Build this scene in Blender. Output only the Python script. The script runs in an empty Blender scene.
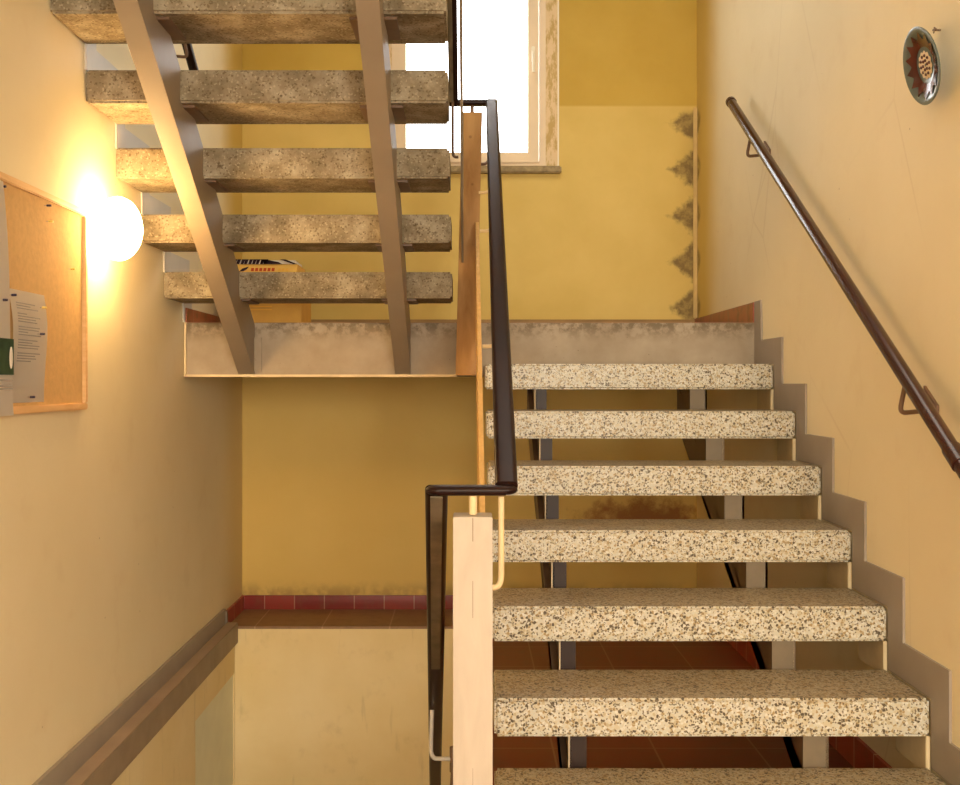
import bpy, bmesh, math, random
from mathutils import Vector, Matrix
random.seed(7)
C = bpy.context.scene.collection
S = bpy.context.scene
H = 1.17                       # camera height above the ground-floor tiles; all z below are given from the floor

# ------------------------------------------------------------------ camera, world, light, exposure
cd = bpy.data.cameras.new('camera'); cam = bpy.data.objects.new('camera', cd); C.objects.link(cam)
cam.location = (0, 0, H); cam.rotation_euler = (math.pi/2, 0, 0)
cd.sensor_width = 36; cd.lens = 36*1050/960
cd.shift_x = 11.9/960; cd.shift_y = -8.8/960
cd.clip_start = 0.05
S.camera = cam
S.view_settings.view_transform = 'Standard'; S.view_settings.look = 'None'
S.view_settings.gamma = 1; S.view_settings.use_curve_mapping = False
S.view_settings.exposure = 0.0
S.cycles.max_bounces = 8

W = bpy.data.worlds.new('sky'); S.world = W; W.use_nodes = True
wn = W.node_tree; wn.nodes.clear()
o_ = wn.nodes.new('ShaderNodeOutputWorld'); bg = wn.nodes.new('ShaderNodeBackground')
tc = wn.nodes.new('ShaderNodeTexCoord'); sp = wn.nodes.new('ShaderNodeSeparateXYZ')
rp = wn.nodes.new('ShaderNodeValToRGB')
wn.links.new(tc.outputs['Generated'], sp.inputs[0]); wn.links.new(sp.outputs['Y'], rp.inputs[0])
rp.color_ramp.elements[0].position = 0.0; rp.color_ramp.elements[0].color = (0.20, 0.165, 0.115, 1)   # dim warm hall side
rp.color_ramp.elements[1].position = 0.3; rp.color_ramp.elements[1].color = (1, 1, 1, 1)             # overcast daylight
wn.links.new(rp.outputs[0], bg.inputs[0]); bg.inputs[1].default_value = 7.0
wn.links.new(bg.outputs[0], o_.inputs[0])

def area(name, loc, aim, sx, sy, power, col):
    l = bpy.data.lights.new(name, 'AREA'); l.shape = 'RECTANGLE'; l.size = sx; l.size_y = sy
    l.energy = power; l.color = col
    o = bpy.data.objects.new(name, l); C.objects.link(o); o.location = loc
    o.rotation_euler = (Vector(aim)-Vector(loc)).to_track_quat('-Z', 'Y').to_euler()
    return o
area('hall_fill', (0.15, -3.6, 1.65), (0.0, 4.0, 0.7), 2.1, 1.5, 126, (1.0, 0.86, 0.65))  # added warm fill behind the camera; no lamp is known there
area('hall_side_fill', (1.10, -0.9, 1.4), (-1.17, 3.0, -0.1), 1.0, 1.3, 100, (1.0, 0.96, 0.86))  # added neutral fill to brighten the left wall; no window built here
area('basement_fill', (-0.55, 0.8, -0.5), (-0.6, 5.0, -0.4), 0.7, 0.5, 16, (1.0, 0.93, 0.76))  # added to brighten the lower-left walls; no known basement lamp
area('stairwell_fill', (0.0, 3.2, 3.9), (0.1, 4.6, 0.5), 1.8, 1.2, 24, (1.0, 0.93, 0.80))  # added overhead fill for the stairwell; no opening above

# ------------------------------------------------------------------ material helpers
class NT:
    def __init__(s, name, rough=0.6, spec=0.3, metal=0.0):
        s.m = bpy.data.materials.new(name); s.m.use_nodes = True
        s.t = s.m.node_tree; s.b = s.t.nodes['Principled BSDF']
        s.b.inputs['Roughness'].default_value = rough
        s.b.inputs['Specular IOR Level'].default_value = spec
        s.b.inputs['Metallic'].default_value = metal
        s.tc = s.t.nodes.new('ShaderNodeTexCoord'); s.P = s.tc.outputs['Object']
    def n(s, t, **k):
        x = s.t.nodes.new(t)
        for a, b in k.items(): setattr(x, a, b)
        return x
    def lk(s, a, b): s.t.links.new(a, b)
    def val(s, v, sock):
        if isinstance(v, (int, float)): sock.default_value = v
        elif isinstance(v, tuple): sock.default_value = v if len(v) == 4 else (*v, 1)
        else: s.lk(v, sock)
    def math(s, op, a, b=0.0, c=None):
        x = s.n('ShaderNodeMath', operation=op); s.val(a, x.inputs[0]); s.val(b, x.inputs[1])
        if c is not None: s.val(c, x.inputs[2])
        return x.outputs[0]
    def xyz(s):
        x = s.n('ShaderNodeSeparateXYZ'); s.lk(s.P, x.inputs[0]); return x.outputs
    def map(s, scale=(1,1,1), loc=(0,0,0), rot=(0,0,0), src=None):
        x = s.n('ShaderNodeMapping'); s.lk(src or s.P, x.inputs[0])
        x.inputs['Scale'].default_value = scale; x.inputs['Location'].default_value = loc; x.inputs['Rotation'].default_value = rot
        return x.outputs[0]
    def noise(s, scale, detail=4, rough=0.55, vec=None, dist=0.0):
        x = s.n('ShaderNodeTexNoise'); s.lk(vec or s.P, x.inputs['Vector'])
        x.inputs['Scale'].default_value = scale; x.inputs['Detail'].default_value = detail
        x.inputs['Roughness'].default_value = rough; x.inputs['Distortion'].default_value = dist
        return x.outputs['Fac']
    def voro(s, scale, vec=None, feature='F1'):
        x = s.n('ShaderNodeTexVoronoi', feature=feature); s.lk(vec or s.P, x.inputs['Vector'])
        x.inputs['Scale'].default_value = scale
        return x
    def ramp(s, fac, *stops):
        x = s.n('ShaderNodeValToRGB'); s.val(fac, x.inputs[0]); e = x.color_ramp.elements
        while len(e) < len(stops): e.new(0.5)
        for i, (p, c) in enumerate(stops):
            e[i].position = p; e[i].color = (*c, 1) if len(c) == 3 else c
        return x.outputs[0]
    def step(s, v, a, b, lo=0.0, hi=1.0):          # smooth ramp of v between a and b
        x = s.n('ShaderNodeMapRange', interpolation_type='SMOOTHSTEP'); s.val(v, x.inputs[0])
        for i, q in enumerate((a, b, lo, hi)): s.val(q, x.inputs[i+1])
        return x.outputs[0]
    def mix(s, f, a, b, mode='MIX'):
        x = s.n('ShaderNodeMix', data_type='RGBA', blend_type=mode)
        s.val(f, x.inputs[0]); s.val(a, x.inputs[6]); s.val(b, x.inputs[7]); return x.outputs[2]
    def col(s, c): s.val(c, s.b.inputs['Base Color']); return s
    def bump(s, h, strength=0.2, dist=0.01):
        x = s.n('ShaderNodeBump'); s.lk(h, x.inputs['Height']); x.inputs['Strength'].default_value = strength
        x.inputs['Distance'].default_value = dist; s.lk(x.outputs[0], s.b.inputs['Normal']); return s

def plain(name, c, rough=0.55, spec=0.3, var=0.12, vs=9.0, metal=0.0, bump=0.0):
    a = NT(name, rough, spec, metal); n = a.noise(vs, 5)
    d = tuple(x*(1-var) for x in c); l = tuple(min(1, x*(1+var)) for x in c)
    a.col(a.ramp(n, (0.3, d), (0.7, l)))
    if bump: a.bump(a.noise(120, 3), bump, 0.004)
    return a.m

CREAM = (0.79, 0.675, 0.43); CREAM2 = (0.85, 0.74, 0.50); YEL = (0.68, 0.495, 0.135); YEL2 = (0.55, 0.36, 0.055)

def wall_side(name, sign):
    a = NT(name, 0.72, 0.25); X, Y, Z = a.xyz()
    base = a.ramp(a.noise(1.6, 5), (0.3, CREAM), (0.7, CREAM2))
    base = a.mix(a.step(a.noise(7, 6), 0.55, 0.75, 0, 0.18), base, (0.66, 0.50, 0.27))
    # bounced yellow light from the end wall, painted as a soft corner tint
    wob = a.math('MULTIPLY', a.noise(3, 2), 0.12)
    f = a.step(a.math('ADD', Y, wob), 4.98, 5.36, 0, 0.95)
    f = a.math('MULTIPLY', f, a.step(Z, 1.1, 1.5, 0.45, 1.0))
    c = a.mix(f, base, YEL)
    if sign > 0:   # damp marks beside the corner and faint scuffs
        wave = a.math('SINE', a.math('ADD', a.math('MULTIPLY', Z, 26.18), -1.73))
        edge = a.math('ADD', 5.42, a.math('MULTIPLY', wave, -0.05))
        m = a.math('MULTIPLY', a.step(a.math('SUBTRACT', Y, edge), -0.02, 0.03), a.step(Z, 2.66, 2.56))
        m = a.math('MULTIPLY', m, a.step(Z, 1.42, 1.5))
        m = a.math('MULTIPLY', m, a.step(a.noise(30, 4), 0.3, 0.6, 0.3, 0.8))
        c = a.mix(m, c, (0.27, 0.19, 0.07))
        sc = a.voro(2.3, a.map(scale=(1, 1, 0.6)), 'DISTANCE_TO_EDGE').outputs['Distance']
        c = a.mix(a.math('MULTIPLY', a.step(sc, 0.012, 0.002), a.step(a.noise(1.1, 2), 0.5, 0.7, 0, 0.16)), c, (0.45, 0.30, 0.14))
    spk = a.voro(9).outputs['Distance']
    c = a.mix(a.step(spk, 0.035, 0.02, 0, 0.6), c, (0.35, 0.24, 0.12))
    a.col(c); a.bump(a.noise(60, 5), 0.12, 0.006)
    return a.m

def wall_far_mat():
    a = NT('yellow_wall_paint', 0.6, 0.3); X, Y, Z = a.xyz()
    base = a.ramp(a.noise(2.2, 5), (0.3, (0.66, 0.475, 0.125)), (0.7, (0.76, 0.565, 0.18)))
    up = a.ramp(a.noise(3, 4), (0.3, YEL2), (0.7, (0.61, 0.41, 0.075)))
    c = a.mix(a.step(Z, 2.605, 2.62), base, up)                       # second paint above the dado line
    # lower storey is more ochre
    c = a.mix(a.step(Z, 1.25, 1.15, 0, 0.5), c, (0.66, 0.45, 0.13))
    # scalloped mould patches along the corner
    n = a.noise(22, 6, 0.65); tri = a.math('PINGPONG', a.math('ADD', Z, -0.004), 0.12)
    reach = a.math('MULTIPLY', a.math('SUBTRACT', tri, 0.028), 1.25)
    reach = a.math('ADD', reach, a.math('MULTIPLY', a.math('SUBTRACT', n, 0.5), 0.13))
    dx = a.math('SUBTRACT', 1.165, X)
    m = a.step(a.math('SUBTRACT', reach, dx), -0.03, 0.035)
    m = a.math('MULTIPLY', m, a.math('MULTIPLY', a.step(Z, 2.60, 2.56), a.step(Z, 1.44, 1.52)))
    m = a.math('MULTIPLY', m, a.step(n, 0.3, 0.62, 0.5, 0.95))
    c = a.mix(m, c, (0.20, 0.13, 0.045))
    # brown damp cloud on the wall under the landing
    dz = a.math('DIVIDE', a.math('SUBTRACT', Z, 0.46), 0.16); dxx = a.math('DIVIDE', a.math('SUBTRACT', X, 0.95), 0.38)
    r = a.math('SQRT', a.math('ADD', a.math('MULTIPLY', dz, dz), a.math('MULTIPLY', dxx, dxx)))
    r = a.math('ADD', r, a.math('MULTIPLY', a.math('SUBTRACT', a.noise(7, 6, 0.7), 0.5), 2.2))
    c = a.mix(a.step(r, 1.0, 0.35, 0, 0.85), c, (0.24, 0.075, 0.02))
    # dirt line over the skirting
    c = a.mix(a.math('MULTIPLY', a.step(Z, 0.16, 0.075), a.step(a.noise(14, 5), 0.35, 0.6, 0.1, 0.75)), c, (0.34, 0.22, 0.07))
    a.col(c); a.bump(a.noise(50, 5), 0.12, 0.006)
    return a.m

def wall_low_mat():
    a = NT('cream_basement_paint', 0.7, 0.2); X, Y, Z = a.xyz()
    c = a.ramp(a.noise(2.5, 5), (0.3, (0.80, 0.64, 0.33)), (0.7, (0.88, 0.74, 0.45)))
    c = a.mix(a.step(a.noise(9, 6, 0.65), 0.56, 0.78, 0, 0.2), c, (0.45, 0.33, 0.13))
    st = a.noise(4, 5, 0.6, a.map(scale=(6, 6, 0.7)))
    c = a.mix(a.step(st, 0.6, 0.7, 0, 0.25), c, (0.5, 0.4, 0.22))
    a.col(c); a.bump(a.noise(60, 5), 0.12, 0.006); return a.m

def tile_mat(name, perm, sx, sy, ox=0.0, oy=0.0, c1=(0.26, 0.035, 0.018), c2=(0.38, 0.06, 0.03), grout=(0.40, 0.24, 0.14), w=0.012, rough=0.32, dirt=0.35):
    # perm: which object axes carry the tile grid
    a = NT(name, rough, 0.45); ax = a.xyz()
    u = a.math('DIVIDE', a.math('SUBTRACT', ax[perm[0]], ox), sx); v = a.math('DIVIDE', a.math('SUBTRACT', ax[perm[1]], oy), sy)
    fu = a.math('FRACT', u); fv = a.math('FRACT', v)
    iu = a.math('FLOOR', u); iv = a.math('FLOOR', v)
    cb = a.n('ShaderNodeCombineXYZ'); a.lk(iu, cb.inputs[0]); a.lk(iv, cb.inputs[1])
    wn_ = a.n('ShaderNodeTexWhiteNoise'); a.lk(cb.outputs[0], wn_.inputs[0])
    c = a.mix(wn_.outputs[0], c1, c2)
    c = a.mix(a.step(a.noise(18, 6), 0.45, 0.7, 0, dirt), c, (0.16, 0.07, 0.035))
    du = a.math('MULTIPLY', a.math('MINIMUM', fu, a.math('SUBTRACT', 1.0, fu)), sx)
    dv = a.math('MULTIPLY', a.math('MINIMUM', fv, a.math('SUBTRACT', 1.0, fv)), sy)
    g = a.step(a.math('MINIMUM', du, dv), w*0.35, w*0.18)
    a.col(a.mix(g, c, grout)); return a.m

def terrazzo():
    a = NT('terrazzo', 0.38, 0.4)
    v = a.voro(135, a.map(loc=(3.1, 1.7, 0.3))); h = a.n('ShaderNodeSeparateXYZ'); a.lk(v.outputs['Color'], h.inputs[0])
    chip = a.ramp(h.outputs[0], (0.0, (0.60, 0.58, 0.49)), (0.38, (0.69, 0.67, 0.59)), (0.58, (0.50, 0.43, 0.28)),
                  (0.68, (0.38, 0.27, 0.13)), (0.80, (0.10, 0.075, 0.045)), (0.90, (0.60, 0.53, 0.37)))
    chip.node.color_ramp.interpolation = 'CONSTANT'
    e = a.voro(135, a.map(loc=(3.1, 1.7, 0.3)), 'DISTANCE_TO_EDGE').outputs['Distance']
    c = a.mix(a.step(e, 0.10, 0.02), chip, (0.62, 0.54, 0.38))
    v2 = a.voro(260); h2 = a.n('ShaderNodeSeparateXYZ'); a.lk(v2.outputs['Color'], h2.inputs[0])
    c = a.mix(a.step(h2.outputs[1], 0.80, 0.86, 0, 0.85), c, (0.13, 0.095, 0.05))
    # upward faces tinted browner: their dimmer, warm grazing light put into the colour
    g = a.n('ShaderNodeNewGeometry'); sn = a.n('ShaderNodeSeparateXYZ'); a.lk(g.outputs['Normal'], sn.inputs[0])
    c = a.mix(a.step(sn.outputs[2], 0.6, 0.95, 0, 0.6), c, (0.40, 0.27, 0.10), 'MULTIPLY')
    a.col(c); return a.m

def concrete():
    a = NT('raw_tread_concrete', 0.85, 0.15)
    c = a.ramp(a.noise(9, 6, 0.65), (0.32, (0.165, 0.13, 0.08)), (0.5, (0.27, 0.22, 0.145)), (0.68, (0.42, 0.365, 0.265)))
    v = a.voro(190); h = a.n('ShaderNodeSeparateXYZ'); a.lk(v.outputs['Color'], h.inputs[0])
    c = a.mix(a.step(h.outputs[0], 0.86, 0.92, 0, 0.6), c, (0.10, 0.065, 0.03))
    c = a.mix(a.step(h.outputs[1], 0.88, 0.94, 0, 0.25), c, (0.66, 0.58, 0.42))
    c = a.mix(a.step(a.noise(30, 6, 0.7), 0.6, 0.68, 0, 0.75), c, (0.09, 0.06, 0.03))
    a.col(c); a.bump(a.noise(70, 6, 0.7), 0.5, 0.006); return a.m

def wood(name, c1, c2, sc=(14, 14, 1.2), spots=0.0, rough=0.55):
    a = NT(name, rough, 0.3)
    n = a.noise(3, 6, 0.6, a.map(scale=sc), 0.6)
    c = a.ramp(n, (0.3, c1), (0.7, c2))
    if spots:
        v = a.voro(13).outputs['Distance']; c = a.mix(a.step(v, 0.11, 0.05, 0, spots), c, (0.16, 0.07, 0.02))
    a.col(c); return a.m

M = {}
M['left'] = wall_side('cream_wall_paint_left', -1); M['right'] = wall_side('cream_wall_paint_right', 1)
M['far'] = wall_far_mat(); M['low'] = wall_low_mat()
M['ceil'] = plain('ceiling_paint', (0.80, 0.70, 0.50), 0.8)
M['floor'] = tile_mat('floor_tiles', (0, 1), 0.325, 0.325, 0.272, 0.12, (0.17, 0.032, 0.014), (0.25, 0.05, 0.022), (0.32, 0.16, 0.08), dirt=0.5)
M['ledge'] = tile_mat('ledge_tiles', (0, 1), 0.325, 0.60, 0.272, 5.0, (0.27, 0.15, 0.075), (0.31, 0.17, 0.09), (0.42, 0.26, 0.16), rough=0.5)
M['base_x'] = tile_mat('skirting_tiles_far', (0, 2), 0.155, 0.5, 0.03, -0.2, (0.20, 0.016, 0.012), (0.30, 0.035, 0.02), (0.40, 0.22, 0.14), w=0.009)
M['base_y'] = tile_mat('skirting_tiles_side', (1, 2), 0.155, 0.5, 0.1, -0.2, (0.34, 0.05, 0.026), (0.46, 0.09, 0.045), (0.60, 0.36, 0.24))
M['base_l'] = tile_mat('dirty_skirting_tiles', (1, 2), 0.31, 0.5, 0.1, -0.2, (0.30, 0.075, 0.035), (0.36, 0.10, 0.05), (0.34, 0.2, 0.12), dirt=0.9)
M['terr'] = terrazzo(); M['conc'] = concrete()
M['greyp'] = plain('grey_skirting_paint', (0.34, 0.29, 0.235), 0.55, 0.35, 0.08, 5)
M['pink'] = plain('ledge_paint', (0.40, 0.30, 0.22), 0.5, 0.35, 0.1, 5)
M['fascia'] = None
a = NT('fascia_paint', 0.6, 0.3); X, Y, Z = a.xyz()
c = a.ramp(a.noise(5, 6, 0.6), (0.3, (0.33, 0.26, 0.18)), (0.7, (0.46, 0.38, 0.28)))
c = a.mix(a.math('MULTIPLY', a.step(Z, 1.33, 1.42), a.step(a.noise(25, 6, 0.7), 0.4, 0.6, 0, 0.85)), c, (0.15, 0.11, 0.06))
c = a.mix(a.step(a.noise(60, 3), 0.70, 0.74, 0, 0.8), c, (0.13, 0.09, 0.05))
a.col(c); M['fascia'] = a.m
M['steel'] = plain('grey_brown_steel_paint', (0.28, 0.22, 0.155), 0.5, 0.35, 0.07, 6)
M['steel_dk'] = plain('dark_brown_steel_paint', (0.15, 0.088, 0.05), 0.45, 0.4, 0.2, 12)
M['steel_lt'] = plain('pale_steel_edge', (0.62, 0.50, 0.34), 0.6, 0.3, 0.25, 25)
M['lip'] = plain('cream_lip_paint', (0.78, 0.62, 0.38), 0.6)
M['rail'] = plain('dark_brown_vinyl', (0.020, 0.008, 0.006), 0.32, 0.16, 0.2, 8)
M['railbar'] = plain('worn_steel_bar', (0.17, 0.135, 0.085), 0.45, 0.4, 0.3, 15)
M['rail2'] = plain('red_brown_vinyl', (0.045, 0.014, 0.009), 0.2, 0.6, 0.2, 8)
M['rod'] = plain('cream_rod_paint', (0.76, 0.58, 0.32), 0.5)
M['rod_br'] = plain('brown_rod_paint', (0.16, 0.09, 0.05), 0.45)
M['rod_gr'] = plain('grey_rod_paint', (0.50, 0.44, 0.37), 0.45)
M['post1'] = wood('cream_painted_post', (0.50, 0.42, 0.33), (0.57, 0.485, 0.385), (9, 9, 2), 0.25)
M['post2'] = wood('orange_brown_wood', (0.36, 0.175, 0.05), (0.53, 0.295, 0.10), (7, 7, 1.6), 0.55)
M['board'] = wood('balustrade_board', (0.62, 0.36, 0.11), (0.76, 0.48, 0.18), (20, 2, 20))
M['frame'] = plain('window_frame_paint', (0.84, 0.68, 0.48), 0.4, 0.4, 0.05)
a = NT('stained_casing', 0.6, 0.3)
a.col(a.mix(a.step(a.noise(12, 6, 0.7, a.map(scale=(3, 1, 1))), 0.45, 0.6, 0, 0.8), (0.78, 0.60, 0.36), (0.50, 0.33, 0.09))); M['casing'] = a.m
M['sill'] = plain('weathered_sill', (0.34, 0.26, 0.14), 0.7, 0.2, 0.35, 30)
M['white'] = plain('white_paint', (0.90, 0.84, 0.70), 0.5, 0.3, 0.03)
M['bear'] = plain('bearing_paint', (0.66, 0.54, 0.33), 0.6)
M['cork'] = plain('cork', (0.66, 0.42, 0.18), 0.85, 0.1, 0.07, 50, bump=0.3)
M['bframe'] = wood('pine_frame', (0.72, 0.44, 0.19), (0.84, 0.55, 0.27), (3, 3, 20))
M['paper'] = plain('paper', (0.86, 0.80, 0.72), 0.8, 0.1, 0.02, 4)
M['ink'] = plain('grey_ink', (0.42, 0.38, 0.36), 0.8, 0.1, 0.1)
M['green'] = plain('green_print', (0.035, 0.065, 0.035), 0.8, 0.1, 0.3, 30)
M['pin'] = plain('dark_pin_plastic', (0.04, 0.03, 0.06), 0.3, 0.5, 0.1)
M['pin_y'] = plain('yellow_pin_plastic', (0.85, 0.62, 0.16), 0.3, 0.5, 0.1)
M['metal'] = plain('pin_metal', (0.5, 0.45, 0.4), 0.3, 0.5, 0.1, metal=1.0)
M['card'] = plain('cardboard', (0.66, 0.37, 0.085), 0.8, 0.15, 0.07, 10)
M['cardlab'] = plain('yellow_label_print', (0.78, 0.47, 0.11), 0.7, 0.2, 0.05)
M['red_ink'] = plain('red_ink', (0.55, 0.09, 0.03), 0.8, 0.1, 0.1)
M['orange_ink'] = plain('orange_ink', (0.80, 0.45, 0.08), 0.8, 0.1, 0.1)
M['black_ink'] = plain('purple_black_print', (0.03, 0.015, 0.03), 0.6, 0.2, 0.1)
M['panel'] = plain('pale_green_panel', (0.80, 0.79, 0.60), 0.6, 0.2, 0.06, 4)
M['glaze'] = plain('blue_grey_glaze', (0.13, 0.17, 0.16), 0.18, 0.7, 0.15, 14)
M['glaze_red'] = plain('red_brown_glaze', (0.085, 0.018, 0.012), 0.18, 0.7, 0.3, 20)
M['glaze_cream'] = plain('cream_glaze', (0.82, 0.66, 0.42), 0.2, 0.6, 0.1)
a = NT('globe_glass', 0.3, 0.4); a.col((1, 0.9, 0.7, 1)); a.b.inputs['Emission Color'].default_value = (1, 0.64, 0.27, 1)
a.b.inputs['Emission Strength'].default_value = 72; M['globe'] = a.m
a = NT('window_glass', 0.02, 0.5); a.b.inputs['Transmission Weight'].default_value = 1.0; a.b.inputs['IOR'].default_value = 1.05
a.col((1, 1, 1, 1)); M['glass'] = a.m

# ------------------------------------------------------------------ geometry helpers (z from the camera level; shifted by H on build)
def box(bm, x0, x1, y0, y1, z0, z1, bev=0.0, seg=2):
    r = bmesh.ops.create_cube(bm, size=1)
    vs = r['verts']
    bmesh.ops.scale(bm, vec=(x1-x0, y1-y0, z1-z0), verts=vs)
    bmesh.ops.translate(bm, vec=((x0+x1)/2, (y0+y1)/2, (z0+z1)/2), verts=vs)
    if bev:
        es = list({e for v in vs for e in v.link_edges})
        bmesh.ops.bevel(bm, geom=es, offset=bev, segments=seg, affect='EDGES')
def extrude_yz(bm, pts, x0, x1):
    a = [bm.verts.new((x0, y, z)) for y, z in pts]; b = [bm.verts.new((x1, y, z)) for y, z in pts]
    bm.faces.new(a); bm.faces.new(list(reversed(b)))
    n = len(pts)
    for i in range(n): bm.faces.new((a[i], b[i], b[(i+1) % n], a[(i+1) % n]))
def prism(bm, pts3, off):
    a = [bm.verts.new(p) for p in pts3]; o = Vector(off); b = [bm.verts.new(Vector(p)+o) for p in pts3]
    bm.faces.new(a); bm.faces.new(list(reversed(b))); n = len(a)
    for i in range(n): bm.faces.new((a[i], b[i], b[(i+1) % n], a[(i+1) % n]))
def tube(bm, pts, r, n=12, caps=True):
    pts = [Vector(p) for p in pts]; rings = []
    for i, p in enumerate(pts):
        t = (pts[min(i+1, len(pts)-1)]-pts[max(i-1, 0)]).normalized()
        up = Vector((0, 0, 1)) if abs(t.z) < 0.95 else Vector((0, 1, 0))
        if i == 0: u = t.cross(up).normalized()
        else: u = (u - t*u.dot(t)).normalized()
        v = t.cross(u)
        rings.append([bm.verts.new(p+u*math.cos(a)*r+v*math.sin(a)*r) for a in [2*math.pi*k/n for k in range(n)]])
    for a, b in zip(rings, rings[1:]):
        for k in range(n): bm.faces.new((a[k], a[(k+1) % n], b[(k+1) % n], b[k]))
    if caps: bm.faces.new(list(reversed(rings[0]))); bm.faces.new(rings[-1])
def sweep(bm, path, prof):
    # path: (point, width axis); profile given as (w, h); h axis is perpendicular to path and width
    rings = []; P = [Vector(p) for p, _ in path]
    for i, (p, w) in enumerate(path):
        t = (P[min(i+1, len(P)-1)]-P[max(i-1, 0)]).normalized(); w = Vector(w); w = (w - t*w.dot(t)).normalized(); h = w.cross(t)
        if h.z < -1e-6 and abs(h.z) > 0.2: h = -h
        rings.append([bm.verts.new(P[i]+w*a+h*b) for a, b in prof])
    n = len(prof)
    for a, b in zip(rings, rings[1:]):
        for k in range(n): bm.faces.new((a[k], a[(k+1) % n], b[(k+1) % n], b[k]))
    bm.faces.new(rings[0]); bm.faces.new(list(reversed(rings[-1])))
def rounded(w, h, r, n=4):
    out = []
    for cx, cy, a0 in ((w/2-r, h/2-r, 0), (-w/2+r, h/2-r, 90), (-w/2+r, -h/2+r, 180), (w/2-r, -h/2+r, 270)):
        for k in range(n+1):
            a = math.radians(a0+90*k/n); out.append((cx+r*math.cos(a), cy+r*math.sin(a)))
    return out
def arc(p0, p1, p2, n=6):       # quadratic rounding of a corner
    p0, p1, p2 = map(Vector, (p0, p1, p2)); return [p0*(1-t)**2+p1*2*t*(1-t)+p2*t*t for t in [k/n for k in range(n+1)]]
def obj(name, bm, mat, parent=None, smooth=False, mats=None):
    bmesh.ops.recalc_face_normals(bm, faces=bm.faces)
    me = bpy.data.meshes.new(name); bm.to_mesh(me); bm.free()
    for v in me.vertices: v.co.z += H
    for m in ([mat] if mats is None else mats): me.materials.append(m)
    if smooth:
        for p in me.polygons: p.use_smooth = True
        try: me.set_sharp_from_angle(angle=math.radians(40))
        except Exception: pass
    o = bpy.data.objects.new(name, me); C.objects.link(o)
    if parent:
        o.parent = parent; o.matrix_parent_inverse = parent.matrix_world.inverted()
    return o
def thing(name, label, cat, loc, group=None):
    o = bpy.data.objects.new(name, None); C.objects.link(o); o.empty_display_size = 0.05
    o.location = (loc[0], loc[1], loc[2]+H); o.matrix_world = Matrix.Translation(o.location)
    o['label'] = label; o['category'] = cat
    if group: o['group'] = group
    return o
def tag(o, label, cat, group=None):
    o['label'] = label; o['category'] = cat
    if group: o['group'] = group
    return o
def struct(name, bm, mat, label=None, parent=None, mats=None):
    o = obj(name, bm, mat, parent, mats=mats)
    if not parent: o['kind'] = 'structure'
    if label: o['label'] = label
    return o
N = bmesh.new

# ------------------------------------------------------------------ measures
XL, XR, YF = -1.173, 1.188, 5.455
ZF = -1.17                      # floor tiles
R, G = 0.1763, 0.2755
T2D, T2Z, TT = 2.681, -0.805, 0.098
LZ, LD = 0.253, 4.334           # landing top and front
YB = -4.2                       # the hall ends behind the camera
def d_of(i): return T2D+(i-2)*G
def z_of(i): return T2Z+(i-2)*R

# ------------------------------------------------------------------ structure
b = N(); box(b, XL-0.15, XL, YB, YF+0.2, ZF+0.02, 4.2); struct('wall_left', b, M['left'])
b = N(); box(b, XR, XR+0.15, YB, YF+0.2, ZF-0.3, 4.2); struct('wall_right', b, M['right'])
# far wall with the window opening
WX0, WX1, WZ0, WZ1 = -0.425, 0.447, 1.125, 2.65
b = N()
box(b, XL, WX0, YF, YF+0.2, ZF-0.2, 4.2); box(b, WX1, XR, YF, YF+0.2, ZF-0.2, 4.2)
box(b, WX0, WX1, YF, YF+0.2, ZF-0.2, WZ0); box(b, WX0, WX1, YF, YF+0.2, WZ1, 4.2)
struct('wall_far', b, M['far'])
b = N(); box(b, XL, XR, YB, YF, 4.05, 4.2); struct('ceiling', b, M['ceil'])
# floor: hall side, strip under the flight, tiled ledge at the far end
b = N()
box(b, XL, XR, YB, 2.12, ZF-0.08, ZF); box(b, 0.05, XR, 2.12, YF, ZF-0.08, ZF)
struct('floor', b, M['floor'], 'dark red clay tiles of the ground floor under the stairs')
b = N(); box(b, XL, 0.05, 5.06, YF, ZF-0.012, ZF); struct('trim_1', b, M['ledge'], 'narrow tiled ledge along the end wall')
b = N(); box(b, XL-0.02, -1.113, 2.12, 5.06, ZF-0.075, ZF+0.02); struct('trim_2', b, M['pink'], 'brown painted ledge along the left wall')
b = N(); box(b, -1.113, -1.109, 2.12, 5.06, ZF-0.077, ZF+0.018); struct('trim_7', b, plain('dark_ledge_edge_paint', (0.29, 0.22, 0.155), 0.55), 'darker painted edge of the ledge')
b = N(); box(b, XL, XL+0.012, YB, 5.03, ZF+0.02, ZF+0.092); box(b, XL, XL+0.016, 5.03, 5.055, ZF+0.02, ZF+0.078)
struct('baseboard_left', b, M['greyp'], 'grey painted skirting on the left wall')
b = N(); box(b, XL, XL+0.012, 5.055, YF, ZF, ZF+0.072); struct('baseboard_corner', b, M['base_y'], 'red tile skirting in the left corner')
b = N(); box(b, XL+0.012, XR, YF-0.012, YF, ZF, ZF+0.072); struct('baseboard_far', b, M['base_x'], 'red tile skirting on the end wall')
b = N(); box(b, XR-0.012, XR, 2.5, YF-0.012, ZF, ZF+0.095); struct('baseboard_right', b, M['base_y'], 'red tile skirting under the stairs')
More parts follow.
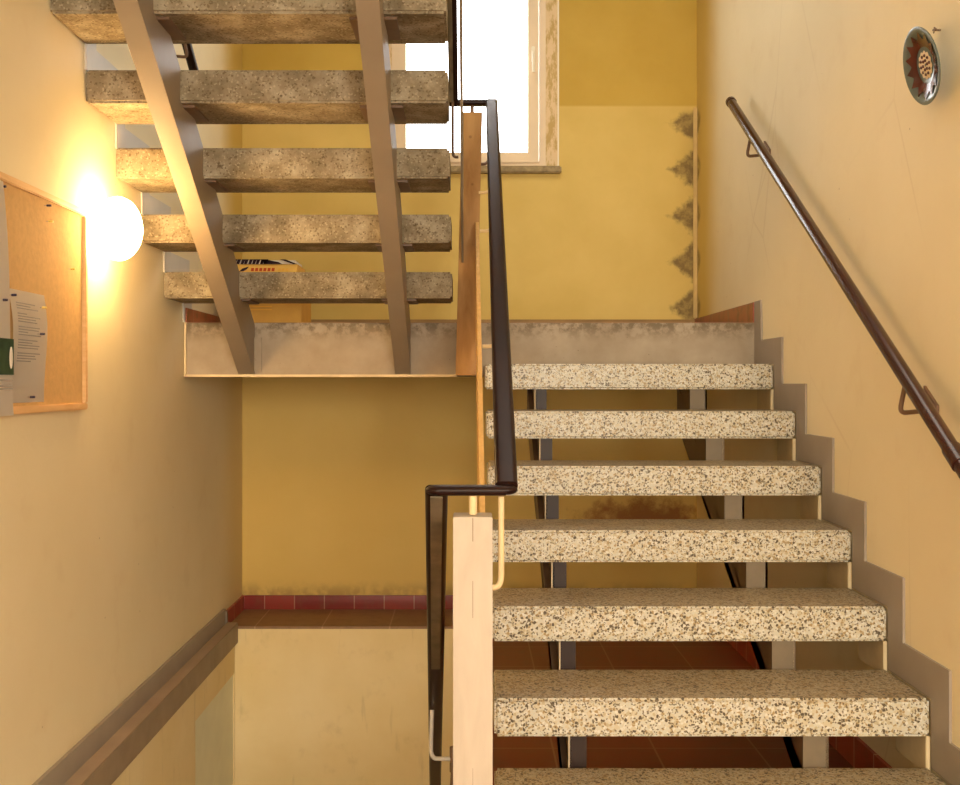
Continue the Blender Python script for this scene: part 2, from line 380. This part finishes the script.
# basement well
b = N(); box(b, XL, 0.05, 5.061, 5.2, -3.2, ZF-0.012); struct('wall_basement_far', b, M['low'])
b = N()
NY0, NY1, NZ = 4.33, 5.05, -1.392
box(b, -1.32, -1.125, 0.5, NY0, -3.2, ZF-0.075); box(b, -1.32, -1.125, NY0, NY1, NZ, ZF-0.075); box(b, -1.32, -1.125, NY1, 5.06, -3.2, ZF-0.075)
struct('wall_basement_left', b, M['low'])
b = N(); box(b, -1.20, -1.131, NY0, NY1, -3.2, NZ); struct('door_1', b, M['panel'], 'pale door in a recess of the basement wall')
b = N(); box(b, 0.05, 0.15, 0.5, 5.2, -3.2, ZF-0.08); struct('wall_basement_right', b, M['low'])
b = N(); box(b, -1.32, 0.15, 0.4, 0.5, -3.3, ZF-0.08); struct('wall_basement_near', b, M['low'])
b = N(); box(b, -1.32, 0.15, 0.5, 5.2, -3.3, -3.2); struct('floor_basement', b, M['floor'])

# half landing
b = N(); box(b, XL, XR, LD, YF, 0.035, LZ-0.003)
struct('landing', b, M['fascia'], 'half landing slab with grey painted edge')
b = N(); box(b, XL+0.008, -0.045, LD-0.012, LD+0.02, 0.028, 0.038); box(b, XL+0.004, XL+0.012, LD-0.012, LD, 0.028, LZ)
struct('trim_3', b, M['lip'], 'thin cream lip round the landing edge')
b = N(); box(b, XL, XR, LD+0.01, YF, LZ-0.003, LZ); struct('floor_landing', b, M['ledge'])
b = N(); box(b, XR-0.012, XR, LD-0.0, YF, LZ, LZ+0.083); struct('baseboard_landing_right', b, M['base_l'])
b = N(); box(b, XL, XL+0.012, LD, YF, LZ, LZ+0.06); struct('baseboard_landing_left', b, M['base_l'])
b = N(); box(b, XL+0.012, XR-0.012, YF-0.012, YF, LZ, LZ+0.080); struct('baseboard_landing_far', b, plain('dusty_skirting', (0.36, 0.22, 0.09), 0.7))
# floor above: slab over the hall, where the upper flight ends
b = N(); box(b, XL, XR, YB, 2.05, 1.46, 1.66); struct('ceiling_hall', b, M['ceil'])

# stepped grey skirting on both walls
def stepped(x0, x1, pts_top, name, lab, mat):
    b = N(); extrude_yz(b, pts_top, x0, x1); return struct(name, b, mat, lab)
top = [(LD+0.0, LZ+0.085)]; o = 0.103
top.append((d_of(8)-o+0.01, LZ+0.085))
for i in range(7, -1, -1):
    top.append((d_of(i+1)-o, z_of(i)+0.10)); top.append((d_of(i)-o, z_of(i)+0.10))
low = []
for i in range(0, 8):
    low.append((d_of(i)+0.0, z_of(i)-0.0)); low.append((d_of(i+1)+0.0, z_of(i)-0.0))
low.append((LD, LZ))
low = [(d_of(0)-o, z_of(0)-0.02)]+low
stepped(XR-0.007, XR+0.001, top+low, 'trim_4', 'stepped grey skirting beside the terrazzo flight', M['greyp'])
UD, UZ, UT = 4.038, LZ, 0.101
def ud(i): return UD-(i-1)*G
def uz(i): return UZ+i*0.177
t2 = [(LD+0.1, LZ+0.085)]; l2 = []
for i in range(1, 9):
    y = ud(i)+G            # nosing of tread i
    t2.append((y+0.085, uz(i-1)+0.085)); t2.append((y+0.085, uz(i)+0.085))
    l2.append((y, uz(i-1))); l2.append((y, uz(i)))
t2.append((ud(8), uz(8)+0.085)); l2.append((ud(8), uz(8)))
stepped(XL-0.001, XL+0.006, t2+list(reversed([(LD+0.1, LZ)]+l2)), 'trim_5', 'stepped grey skirting beside the upper flight, tinted pale for window light', plain('daylit_grey_skirting_paint', (0.60, 0.56, 0.50), 0.55, 0.35, 0.08, 5))  # paler copy of the grey skirting paint, with window daylight in its colour

# window
b = N()
cw = 0.05
box(b, WX0-0.045, WX0+0.03, YF-0.015, YF+0.19, WZ0, WZ1); box(b, WX1-0.045, WX1+0.016, YF-0.015, YF+0.19, WZ0, WZ1)
box(b, WX0-0.045, WX1+0.016, YF-0.015, YF+0.19, WZ1-0.03, WZ1+0.03)
win = struct('window_1', b, M['casing'], 'tall window over the half landing')
def ring(name, x0, x1, z0, z1, w, y0, y1, mat, parent):
    b = N(); box(b, x0, x0+w, y0, y1, z0, z1, 0.004); box(b, x1-w, x1, y0, y1, z0, z1, 0.004)
    box(b, x0+w, x1-w, y0, y1, z0, z0+w, 0.004); box(b, x0+w, x1-w, y0, y1, z1-w, z1, 0.004)
    return obj(name, b, mat, parent)
ring('window_frame', WX0+0.03, WX1-0.045, WZ0, WZ1-0.03, 0.032, YF-0.02, YF+0.08, M['frame'], win)
sash = ring('window_sash', -0.377, 0.365, WZ0+0.016, WZ1-0.04, 0.055, YF-0.03, YF+0.045, M['frame'], win)
b = N(); box(b, -0.33, 0.32, YF+0.0, YF+0.012, WZ0+0.05, WZ1-0.07); obj('window_pane', b, M['glass'], sash)
b = N(); box(b, 0.327, 0.345, YF-0.045, YF-0.03, 1.66, 1.74, 0.003); tube(b, [(0.336, YF-0.035, 1.70), (0.336, YF-0.07, 1.70), (0.336, YF-0.075, 1.60)], 0.008)
obj('window_handle', b, M['white'], sash)
b = N(); box(b, WX1+0.016, WX1+0.024, YF-0.018, YF, WZ0, WZ1+0.03); obj('window_casing_edge', b, M['white'], win)
b = N(); box(b, WX0-0.07, WX1+0.035, YF-0.04, YF+0.02, WZ0-0.035, WZ0, 0.006); obj('window_sill', b, M['sill'], win)

# damp pipe-like bead in the right corner
b = N(); box(b, XR-0.02, XR, YF-0.02, YF, LZ+0.083, LZ+1.18, 0.006); struct('trim_6', b, plain('corner_bead_paint', (0.70, 0.50, 0.20), 0.6), 'narrow bead in the mouldy corner')

# ------------------------------------------------------------------ lower flight of terrazzo treads
st = thing('staircase', 'open-riser flight of pale speckled terrazzo treads on steel beams, rising at right', 'staircase', (0.63, 2.405, ZF))
for i in range(1, 8):
    b = N(); box(b, 0.067, XR-0.008, d_of(i), d_of(i)+0.283, z_of(i)-TT, z_of(i), 0.008, 3)
    obj('tread', b, M['terr'], st, smooth=True)
def beam_low(x0, x1, mat, bx0, bx1, bmat, lt):
    # top line runs through the rear top corners of the treads
    f = lambda y: z_of(2)+(y-(d_of(2)+G))*R/G
    b = N(); y0, y1 = 2.36, LD-0.001; h = 0.24
    pts = [(y0, ZF), (y0+0.10, ZF), (y1, f(y1)-h), (y1, f(y1)-0.07), (y0, f(y0)-0.07)]
    extrude_yz(b, pts, x0, x1)
    s = obj('stringer', b, mat, st)
    for i in range(1, 8):
        b = N(); y = d_of(i)+0.025; zt = z_of(i)-TT-0.001
        extrude_yz(b, [(y, zt), (y+0.19, zt), (y+0.03, f(y)-0.085), (y, f(y)-0.085)], bx0, bx1)
        br = obj('bracket', b, mat, s)
        b = N(); box(b, bx0, bx1, y-0.004, y-0.0005, f(y)-0.085, zt); obj('front_plate', b, bmat, s)
        b = N(); box(b, lt-0.004, lt+0.003, y-0.004, y+0.012, f(y)-0.085, zt); obj('bracket_edge', b, M['steel_lt'], s)
beam_low(0.243, 0.305, M['steel_dk'], 0.262, 0.305, plain('near_black_plate_paint', (0.03, 0.015, 0.01), 0.45), 0.262)
beam_low(0.862, 0.925, M['steel_dk'], 0.862, 0.928, plain('grey_bracket_paint', (0.22, 0.17, 0.11), 0.5), 0.925)
for i in range(1, 8):        # wall-side bearings
    b = N(); box(b, XR-0.016, XR-0.004, d_of(i)+0.006, d_of(i)+0.20, z_of(i)-TT-0.10, z_of(i)-TT, 0.002); obj('wall_bearing', b, M['bear'], st)

# ------------------------------------------------------------------ upper flight, seen from below
su = thing('staircase', 'upper flight of rough brown concrete treads seen from below at left', 'staircase', (-0.6, 4.3, LZ))
for i in range(1, 9):
    b = N(); box(b, XL+0.002, -0.062, ud(i), ud(i)+0.275, uz(i)-UT, uz(i), 0.007, 2)
    obj('tread', b, M['conc'], su, smooth=True)
def beam_up(x0, x1):
    g = 0.177/G
    f = lambda y: uz(1)-UT-0.11-(y-ud(1))*g        # underside line
    b = N(); y0, y1 = LD-0.002, 2.06; h = 0.212
    extrude_yz(b, [(y0, max(f(y0), 0.032)), (y0, f(y0)+h), (y1, f(y1)+h), (y1, f(y1))], x0, x1)
    s = obj('stringer', b, M['steel'], su)
    for i in range(1, 9):
        b = N(); box(b, x0-0.035, x1+0.035, ud(i)+0.03, ud(i)+0.21, uz(i)-UT-0.008, uz(i)-UT); obj('seat_plate', b, M['steel_dk'], s)
    b = N(); box(b, x0+0.01, x1+0.03, y0-0.012, y0-0.004, f(y0)+0.02, f(y0)+0.16); obj('end_plate', b, M['fascia'], s)
beam_up(-0.945, -0.880); beam_up(-0.300, -0.237)

# ------------------------------------------------------------------ newel posts
b = N(); box(b, -0.0306, 0.0497, 2.13, 2.21, -1.5, -0.271, 0.0015)
p1 = tag(obj('newel_post', b, M['post1']), 'cream painted square newel post at the foot of the terrazzo flight', 'post')
for z0, z1, cw_ in ((-0.32, -0.272, 0.0012), (-0.475, -0.40, 0.0008), (-0.95, -0.78, 0.0006)):
    b = N(); box(b, 0.0096-cw_/2, 0.0096+cw_/2, 2.1294, 2.1306, z0, z1); obj('crack', b, M['rod_br'], p1)
b = N(); box(b, 0, 0.082, 4.265, LD-0.013, 0, 1.07, 0.003)
for v in b.verts: v.co.x += -0.051+0.027*v.co.z/1.07; v.co.z += 0.034
p2 = tag(obj('newel_post', b, M['post2']), 'orange-brown wooden newel post fixed to the landing edge', 'post')

# ------------------------------------------------------------------ balustrade boards beside each flight
def slats(x0, x1, nose, ya, yb, name, label, mat, loc):
    t = thing(name, label, 'railing', loc)
    for h0, h1 in ((0.03, 0.16), (0.18, 0.31), (0.33, 0.46)):
        b = N(); extrude_yz(b, [(ya, nose(ya)+h0), (yb, nose(yb)+h0), (yb, nose(yb)+h1), (ya, nose(ya)+h1)], x0, x1)
        obj('slat', b, mat, t)
    return t
n1 = lambda y: z_of(2)+(y-d_of(2))*R/G
n2 = lambda y: uz(1)+(ud(1)+G-y)*0.177/G
slats(0.030, 0.044, n1, 2.212, 4.24, 'balustrade', 'cream-orange sloping balustrade boards along the terrazzo flight, seen edge-on', M['board'], (0.037, 2.25, ZF))
slats(-0.027, -0.019, n2, 4.263, 2.3, 'balustrade', 'thin brown balustrade boards of the upper flight, edge-on before the window', M['steel'], (-0.02, 4.2, LZ))

# ------------------------------------------------------------------ central handrail
PR = rounded(0.048, 0.024, 0.0105)
hr = thing('handrail', 'dark brown vinyl handrail winding round the two newel posts', 'handrail', (0.0, 2.17, -0.22))
sl = R/G
def zr(y): return 1.157-0.644*(4.32-y)
ex = (1, 0, 0)
b = N()
A = [(Vector((-0.066-0.075*t, 2.195+2.3*t, -0.222-0.66*2.3*t)), ex) for t in (1, 0.8, 0.6, 0.4, 0.2, 0.06, 0.0)]
sweep(b, A, PR)
obj('lower_rail', b, M['rail'], hr, True)
def knob(b, x, y, z, rx=0.024, rz=0.0112):
    r_ = bmesh.ops.create_uvsphere(b, u_segments=24, v_segments=12, radius=1)
    for v in r_['verts']: v.co = Vector((x+v.co.x*rx, y+v.co.y*rx, z+v.co.z*rz))
b = N(); sweep(b, [((-0.063, 2.19, -0.222), (0, 1, 0)), ((0.078, 2.19, -0.222), (0, 1, 0))], rounded(0.047, 0.0205, 0.0095)); knob(b, -0.0655, 2.19, -0.222); knob(b, 0.0795, 2.19, -0.221)
obj('crossing_rail', b, M['rail'], hr, True)
b = N(); sweep(b, [((0.080+0.017*t, 2.205+2.125*t, zr(2.205+2.125*t)), ex) for t in (-0.006, 0.05, 0.2, 0.4, 0.6, 0.8, 0.95, 1.0)], PR)
obj('flight_rail', b, M['rail'], hr, True)
b = N(); sweep(b, [((0.095, 4.33, 1.157), (0, 1, 0)), ((-0.058, 4.33, 1.157), (0, 1, 0))], rounded(0.046, 0.022, 0.0095)); knob(b, 0.097, 4.33, 1.156, 0.0235, 0.012); knob(b, -0.060, 4.33, 1.157, 0.0195, 0.012)
obj('crossing_rail', b, M['rail'], hr, True)
b = N(); sweep(b, [((-0.060, y, 1.157+0.644*(4.32-y)), ex) for y in (4.33, 4.1, 3.5, 2.8, 2.2)], rounded(0.038, 0.024, 0.0105))
obj('upper_rail', b, M['rail'], hr, True)
# worn steel core visible under the lower and upper rails
b = N(); sweep(b, [(p-Vector((0, 0.009, 0.014)), w) for p, w in A[3:]], rounded(0.026, 0.004, 0.0015)); obj('core_bar', b, M['railbar'], hr, True)
b = N(); sweep(b, [((-0.068, y, 1.157+0.644*(4.32-y)-0.016), ex) for y in (4.30, 4.1, 3.5, 2.8, 2.2)], rounded(0.016, 0.004, 0.0015)); obj('core_bar', b, M['railbar'], hr, True)
# vertical stubs on the posts
b = N(); tube(b, [(0.010, 2.172, -0.27), (0.010, 2.172, -0.232)], 0.0085); obj('stub', b, M['rod'], hr, True)
b = N(); tube(b, [(0.017, 4.30, 1.09), (0.017, 4.325, 1.148)], 0.0075); obj('stub', b, M['rod_br'], hr, True)
def lrod(px, x, y, zt, zb, r, mat):
    b = N(); tube(b, [Vector((x, y, zt))]+arc((x, y, zb+0.03), (x, y, zb), (x+(px-x)*0.6, y, zb))+[Vector((px, y, zb))], r)
    return obj('bracket', b, mat, hr, True)
lrod(0.045, 0.069, 2.19, -0.235, -0.425, 0.0065, M['rod'])
for y, zz in ((2.95, 0.17), (3.6, 0.17), (3.95, 0.20)): lrod(0.040, 0.083, y, zr(y)-0.01, zr(y)-zz, 0.0055, M['rod'])
lrod(0.045, 0.085, 4.28, zr(4.28)-0.01, 0.895, 0.006, M['rod_br'])
lrod(-0.040, -0.063, 4.285, 1.15, 0.925, 0.006, M['rod_br'])
lrod(-0.024, -0.063, 3.3, 1.80, 1.55, 0.006, M['rod_br'])
b = N(); tube(b, [Vector((-0.119, 3.46, -1.075)), Vector((-0.121, 3.43, -1.17))]+arc((-0.121, 3.42, -1.19), (-0.120, 3.41, -1.218), (-0.10, 3.41, -1.218))+[Vector((-0.045, 3.41, -1.218))], 0.007)
obj('bracket', b, M['rod_gr'], hr, True)
b = N(); tube(b, [(-0.045, 2.22, -1.14), (-0.045, 3.5, -1.24)], 0.01); tube(b, [(-0.048, 3.41, -1.26), (-0.048, 3.41, -1.18)], 0.012)
obj('fixing_bar', b, M['rod_br'], hr, True)

# ------------------------------------------------------------------ wall handrails
def wall_rail(label, P0, P1, wallx, brs, r, mat):
    t = thing('wall_handrail', label, 'handrail', P0)
    P0, P1 = Vector(P0), Vector(P1)
    b = N(); tube(b, [P0, P0.lerp(P1, 0.01), P0.lerp(P1, 0.5), P1], r, 20); obj('rail', b, mat, t, True)
    d = (P1-P0).normalized()
    for e, sgn in ((P0, -1), (P1, 1)):
        b = N(); tube(b, [e+d*sgn*-0.012, e+d*sgn*0.006], r*1.13, 20); obj('end_cap', b, mat, t, True)
    s = 1 if wallx > 0 else -1
    if s > 0:
        b = N(); e = P0.lerp(P1, 0.897); tube(b, [e-d*0.03, e+d*0.03], r*1.16, 20); obj('joint_sleeve', b, mat, t, True)
    for k in brs:
        p = P0.lerp(P1, k); w = wallx-0.004*s
        b = N(); q = p-d*0.0
        tube(b, [q+Vector((0, 0, -r*0.8)), q+Vector((-0.012*s, 0.0, -0.075))]+arc(q+Vector((-0.012*s, 0, -0.078)), q+Vector((-0.014*s, 0, -0.092)), q+Vector((0, 0, -0.092)))+[Vector((w, q.y, q.z-0.086))], 0.006)
        br = obj('bracket', b, M['rod_br'], t, True)
        b = N(); c0 = Vector((w-0.004*s, q.y, q.z-0.06))
        pts = [c0+d*0.045+Vector((0, 0, 0.012)), c0+d*0.045-Vector((0, 0, 0.012)), c0-d*0.045-Vector((0, 0, 0.012)), c0-d*0.045+Vector((0, 0, 0.012))]
        prism(b, [tuple(v) for v in pts], (0.007*s, 0, 0)); obj('wall_plate', b, M['rod_br'], br)
    return t
x_ = 1.118
def rp_(px, py, X=x_): d = X*1050/(px-468.1); return (X, d, -(py-383.7)*d/1050)
wall_rail('red-brown round handrail sloping up the right wall', rp_(731, 102), rp_(1010, 541), XR, (0.135, 0.775), 0.0195, M['rail2'])
wall_rail('black handrail on the left wall glimpsed between the concrete treads', (-1.10, 4.30, 1.20), (-1.10, 2.6, 1.20+0.65*1.7), XL, (0.141,), 0.019, M['rail'])

# ------------------------------------------------------------------ globe lamp on the left wall
lp = thing('wall_lamp', 'glowing round globe lamp on the left wall beside the corkboard', 'lamp', (XL, 3.30, 0.487))
b = N(); bmesh.ops.create_uvsphere(b, u_segments=32, v_segments=20, radius=1)
for v in b.verts: v.co = Vector((v.co.x*0.073-1.099, v.co.y*0.082+3.30, v.co.z*0.10+0.487))
obj('globe', b, M['globe'], lp, True)
b = N(); tube(b, [(XL+0.001, 3.30, 0.487), (XL+0.02, 3.30, 0.487)], 0.058, 28); obj('base_plate', b, M['white'], lp, True)

# ------------------------------------------------------------------ corkboard with papers
cb = thing('corkboard', 'pine-framed corkboard on the left wall under the lamp', 'board', (XL, 2.7, -0.07))
BY0, BY1, BZ0, BZ1, FX = 2.22, 3.185, -0.078, 0.525, XL+0.02
b = N(); box(b, XL+0.001, XL+0.010, BY0+0.01, BY1-0.01, BZ0+0.01, BZ1-0.01); obj('cork_panel', b, M['cork'], cb)
for (y0, y1, z0, z1) in ((BY0, BY1, BZ1-0.02, BZ1), (BY0, BY1, BZ0, BZ0+0.02), (BY0, BY0+0.02, BZ0+0.02, BZ1-0.02), (BY1-0.02, BY1, BZ0+0.02, BZ1-0.02)):
    b = N(); box(b, XL+0.001, FX, y0, y1, z0, z1, 0.003); obj('frame_rail', b, M['bframe'], cb)
CX = XL+0.0105
def wp(px, py, X=CX+0.003): d = -X*1050/(468.1-px); return d, -(py-383.7)*d/1050
def sheet(y0, y1, z0, z1, curl, n=14, shear=0.0, xb=0.0):
    b = N(); rows = []
    for k in range(n+1):
        t = k/n; x = CX+0.003+xb+curl*math.sin(math.pi*t)*(1-0.5*t); off = 0.006*math.sin(2*math.pi*t)-shear*(1-t)
        rows.append([b.verts.new((x+curl*0.5*math.sin(math.pi*t)*(1-u), y0+(y1-y0)*u+off, z1+(z0-z1)*t)) for u in (0, 0.33, 0.66, 1)])
    for p, q in zip(rows, rows[1:]):
        for u in range(3): b.faces.new((p[u], p[u+1], q[u+1], q[u]))
    bmesh.ops.solidify(b, geom=b.faces[:], thickness=0.0006)
    return b
py0, pz1 = wp(8.5, 288); py1, _ = wp(44, 292); _, pz0 = wp(14, 403)
n = tag(obj('notice_sheet', sheet(py0-0.005, py1, pz0, pz1, 0.010), M['paper'], None, True), 'curled white printed sheet pinned low on the corkboard', 'paper')
b = N(); z = pz1-0.035; k = 0
while z > pz1-0.185:
    w = [0.62, 0.45, 0.7, 0.66, 0.3, 0.74, 0.58][k % 7]
    t = (pz1-z)/(pz1-pz0); x = CX+0.003+0.010*math.sin(math.pi*t)*(1-0.5*t)+0.0052*math.sin(math.pi*t)+0.0012
    off = 0.006*math.sin(2*math.pi*t)
    if k % 5 != 3: box(b, x, x+0.0005, py0+0.024+off, py0+0.024+off+w*(py1-py0)*0.85, z, z+0.0028)
    z -= 0.0068; k += 1
obj('printed_lines', b, M['ink'], n)
# big poster at the left edge, mostly outside the frame
qy1, qz0 = wp(13.5, 415); 
po = tag(obj('poster', sheet(qy1-0.21, qy1-0.022, qz0, 0.50, 0.004, 14, 0.06, 0.010), M['paper'], None, True), 'white poster with a green picture at the left edge of the corkboard', 'poster')
b = N(); xx = CX+0.019
gy, gz = wp(6.5, 357)
box(b, xx, xx+0.0008, gy-0.10, gy+0.004, gz-0.045, gz+0.045); obj('green_picture', b, M['green'], po)
b = N(); bmesh.ops.create_uvsphere(b, u_segments=16, v_segments=8, radius=1)
for v in b.verts: v.co = Vector((xx+0.001+v.co.x*0.0006, gy-0.012+v.co.y*0.010, gz-0.002+v.co.z*0.028))
obj('white_figure', b, M['paper'], po, True)
b = N()
for dz in (0.060, 0.075, 0.082): box(b, xx, xx+0.0006, gy-0.09, gy-0.002, gz-dz, gz-dz+0.004)
obj('printed_lines', b, M['ink'], po)
def pin(px, py, mat, X, label, grp=None, depth=0.016):
    y, z = wp(px, py, X+depth*0.6)
    t = thing('pushpin', label, 'pin', (X, y, z), grp)
    b = N(); tube(b, [(X-0.002, y, z), (X+depth*0.45, y, z)], 0.0008, 8); obj('needle', b, M['metal'], t)
    b = N(); tube(b, [(X+depth*0.4, y, z), (X+depth*0.5, y, z), (X+depth*0.52, y, z), (X+depth, y, z), (X+depth*1.02, y, z), (X+depth*1.15, y, z)], 0.0032, 14)
    obj('pin_head', b, mat, t, True)
PX = CX+0.005
pin(13, 295, M['pin'], PX, 'dark pin at the top left corner of the curled sheet')
pin(41.5, 334, M['pin'], PX+0.008, 'dark pin at the right edge of the curled sheet')
pin(31.5, 397, M['pin'], PX, 'dark pin at the bottom of the curled sheet')
pin(43.5, 307.5, M['pin_y'], PX+0.002, 'yellow pin at the upper right edge of the curled sheet')
pin(2.5, 186.5, M['pin'], CX, 'dark pin at the top of the poster')
pin(4, 300, M['pin'], PX+0.004, 'dark pin between the poster and the curled sheet')
pin(48, 205.5, M['pin'], CX, 'dark pin in bare cork just under the top frame')
pin(50, 221.5, M['pin_y'], CX, 'yellow pin in bare cork under the dark one near the top frame')
pin(72, 269, M['pin_y'], CX, 'yellow pin in bare cork near the right frame')

# ------------------------------------------------------------------ decorative plate on the right wall
pl = thing('wall_plate', 'blue-grey glazed plate with red star pattern hung on the right wall', 'plate', (1.16, 2.68, 0.815))
def revolve(b, prof, n=48):
    rings = []
    for r, h in prof: rings.append([b.verts.new((-h, r*math.cos(2*math.pi*k/n), r*math.sin(2*math.pi*k/n))) for k in range(n)])
    for a_, c_ in zip(rings, rings[1:]):
        for k in range(n): b.faces.new((a_[k], a_[(k+1) % n], c_[(k+1) % n], c_[k]))
    b.faces.new(rings[0]); b.faces.new(rings[-1])
RZ = Matrix.Translation((1.148, 2.612, 0.795)) @ Matrix.Rotation(math.radians(-0.5), 4, 'Z') @ Matrix.Rotation(math.radians(-13), 4, 'Y') @ Matrix.Scale(0.96, 4)
def place(b):
    for v in b.verts: v.co = RZ @ v.co
    return b
b = N(); revolve(b, [(0.03, 0.0), (0.055, 0.004), (0.098, 0.020), (0.100, 0.0235), (0.097, 0.0245), (0.075, 0.016), (0.05, 0.010), (0.02, 0.009)])
obj('dish', place(b), M['glaze'], pl, True)
def hgt(r): return 0.0095+max(0, (r-0.045))*0.29
def petals(n, r0, r1, rin, lift, name, mat, sq=0.5):
    b = N(); pts = []; inn = []
    for k in range(n*8):
        a = 2*math.pi*k/(n*8); f = abs(((k/8.0) % 1)-0.5)*2
        r = r0+(r1-r0)*f**1.5
        pts.append(b.verts.new((-(hgt(r)+lift), r*math.cos(a), r*math.sin(a)))); inn.append(b.verts.new((-(hgt(rin)+lift), rin*math.cos(a), rin*math.sin(a))))
    m = len(pts)
    for k in range(m): b.faces.new((inn[k], inn[(k+1) % m], pts[(k+1) % m], pts[k]))
    return obj(name, place(b), mat, pl)
petals(14, 0.067, 0.087, 0.047, 0.0012, 'star_border', M['glaze_red'])
petals(12, 0.037, 0.032, 0.004, 0.0016, 'rosette', M['glaze_cream'])
b = N()
for rr, nn in ((0.012, 6), (0.024, 10)):
    for k in range(nn):
        a_ = 2*math.pi*k/nn; r = bmesh.ops.create_uvsphere(b, u_segments=8, v_segments=6, radius=0.0042)
        bmesh.ops.translate(b, vec=(-(hgt(rr)+0.0018), rr*math.cos(a_), rr*math.sin(a_)), verts=r['verts'])
obj('rosette_dots', place(b), M['glaze_red'], pl, True)
b = N(); tube(b, [(1.152, 2.598, 0.868), (1.160, 2.612, 0.886), (1.180, 2.64, 0.889)], 0.0018, 8); tube(b, [(1.168, 2.64, 0.889), (XR+0.002, 2.64, 0.889)], 0.0025, 8)
obj('hanging_wire', b, M['steel_dk'], pl, True)

# ------------------------------------------------------------------ cardboard box on the landing
bx = thing('cardboard_box', 'yellow-brown cardboard box with a printed lid on the landing behind the treads', 'box', (-0.93, 4.9, LZ))
b = N(); box(b, -1.10, -0.765, 4.82, 5.12, LZ, LZ+0.245, 0.004); obj('carton', b, M['card'], bx)
b = N(); extrude_yz(b, [(4.82, LZ+0.245), (5.12, LZ+0.245), (5.08, LZ+0.30), (4.86, LZ+0.30)], -1.10, -0.79); obj('lid', b, M['cardlab'], bx)
b = N(); box(b, -1.095, -0.80, 4.858, 5.06, LZ+0.301, LZ+0.318); 
obj('flap', b, M['paper'], bx)
b = N()
for k in range(9):
    x0 = -1.09+k*0.018+random.random()*0.004
    prism(b, [(x0, 4.856, LZ+0.300), (x0+0.012, 4.856, LZ+0.300), (x0+0.022, 4.856, LZ+0.322), (x0+0.006, 4.856, LZ+0.322)], (0, -0.003, 0))
prism(b, [(-0.94, 4.856, LZ+0.300), (-0.86, 4.856, LZ+0.300), (-0.875, 4.856, LZ+0.309), (-0.94, 4.856, LZ+0.322), (-0.96, 4.856, LZ+0.322)], (0, -0.003, 0))
prism(b, [(-0.845, 4.856, LZ+0.322), (-0.87, 4.856, LZ+0.322), (-0.81, 4.856, LZ+0.300), (-0.79, 4.856, LZ+0.300)], (0, -0.003, 0))
obj('dark_print', b, M['black_ink'], bx)
def onlid(x0, x1, z0, z1, b):     # slanted front of the lid
    yy = lambda z: 4.82+(z-(LZ+0.245))*0.04/0.055
    prism(b, [(x0, yy(z0)-0.001, z0), (x1, yy(z0)-0.001, z0), (x1, yy(z1)-0.001, z1), (x0, yy(z1)-0.001, z1)], (0, -0.0015, 0))
b = N()
for k in range(6): onlid(-1.00+k*0.019, -1.00+k*0.019+0.013, LZ+0.265, LZ+0.281, b)
obj('red_lettering', b, M['red_ink'], bx)
b = N()
for k in range(3): onlid(-0.875+k*0.017, -0.875+k*0.017+0.012, LZ+0.265, LZ+0.279, b)
obj('orange_lettering', b, M['orange_ink'], bx)
b = N(); zz = LZ+0.262; yb = 4.82+(0.02)*0.72-0.002
prism(b, [(-1.055, yb, zz), (-1.035, yb, zz+0.002), (-1.018, yb+0.008, zz+0.014), (-1.012, yb+0.016, zz+0.026), (-1.028, yb+0.010, zz+0.020), (-1.040, yb+0.008, zz+0.016)], (0, -0.002, 0))
obj('bird_mark', b, M['black_ink'], bx)
for dz in (0.035, 0.05, 0.20):
    b = N(); box(b, -1.09, -0.90, 4.8185, 4.82, LZ+dz+0.05, LZ+dz+0.054); obj('printed_line', b, M['orange_ink'], bx)
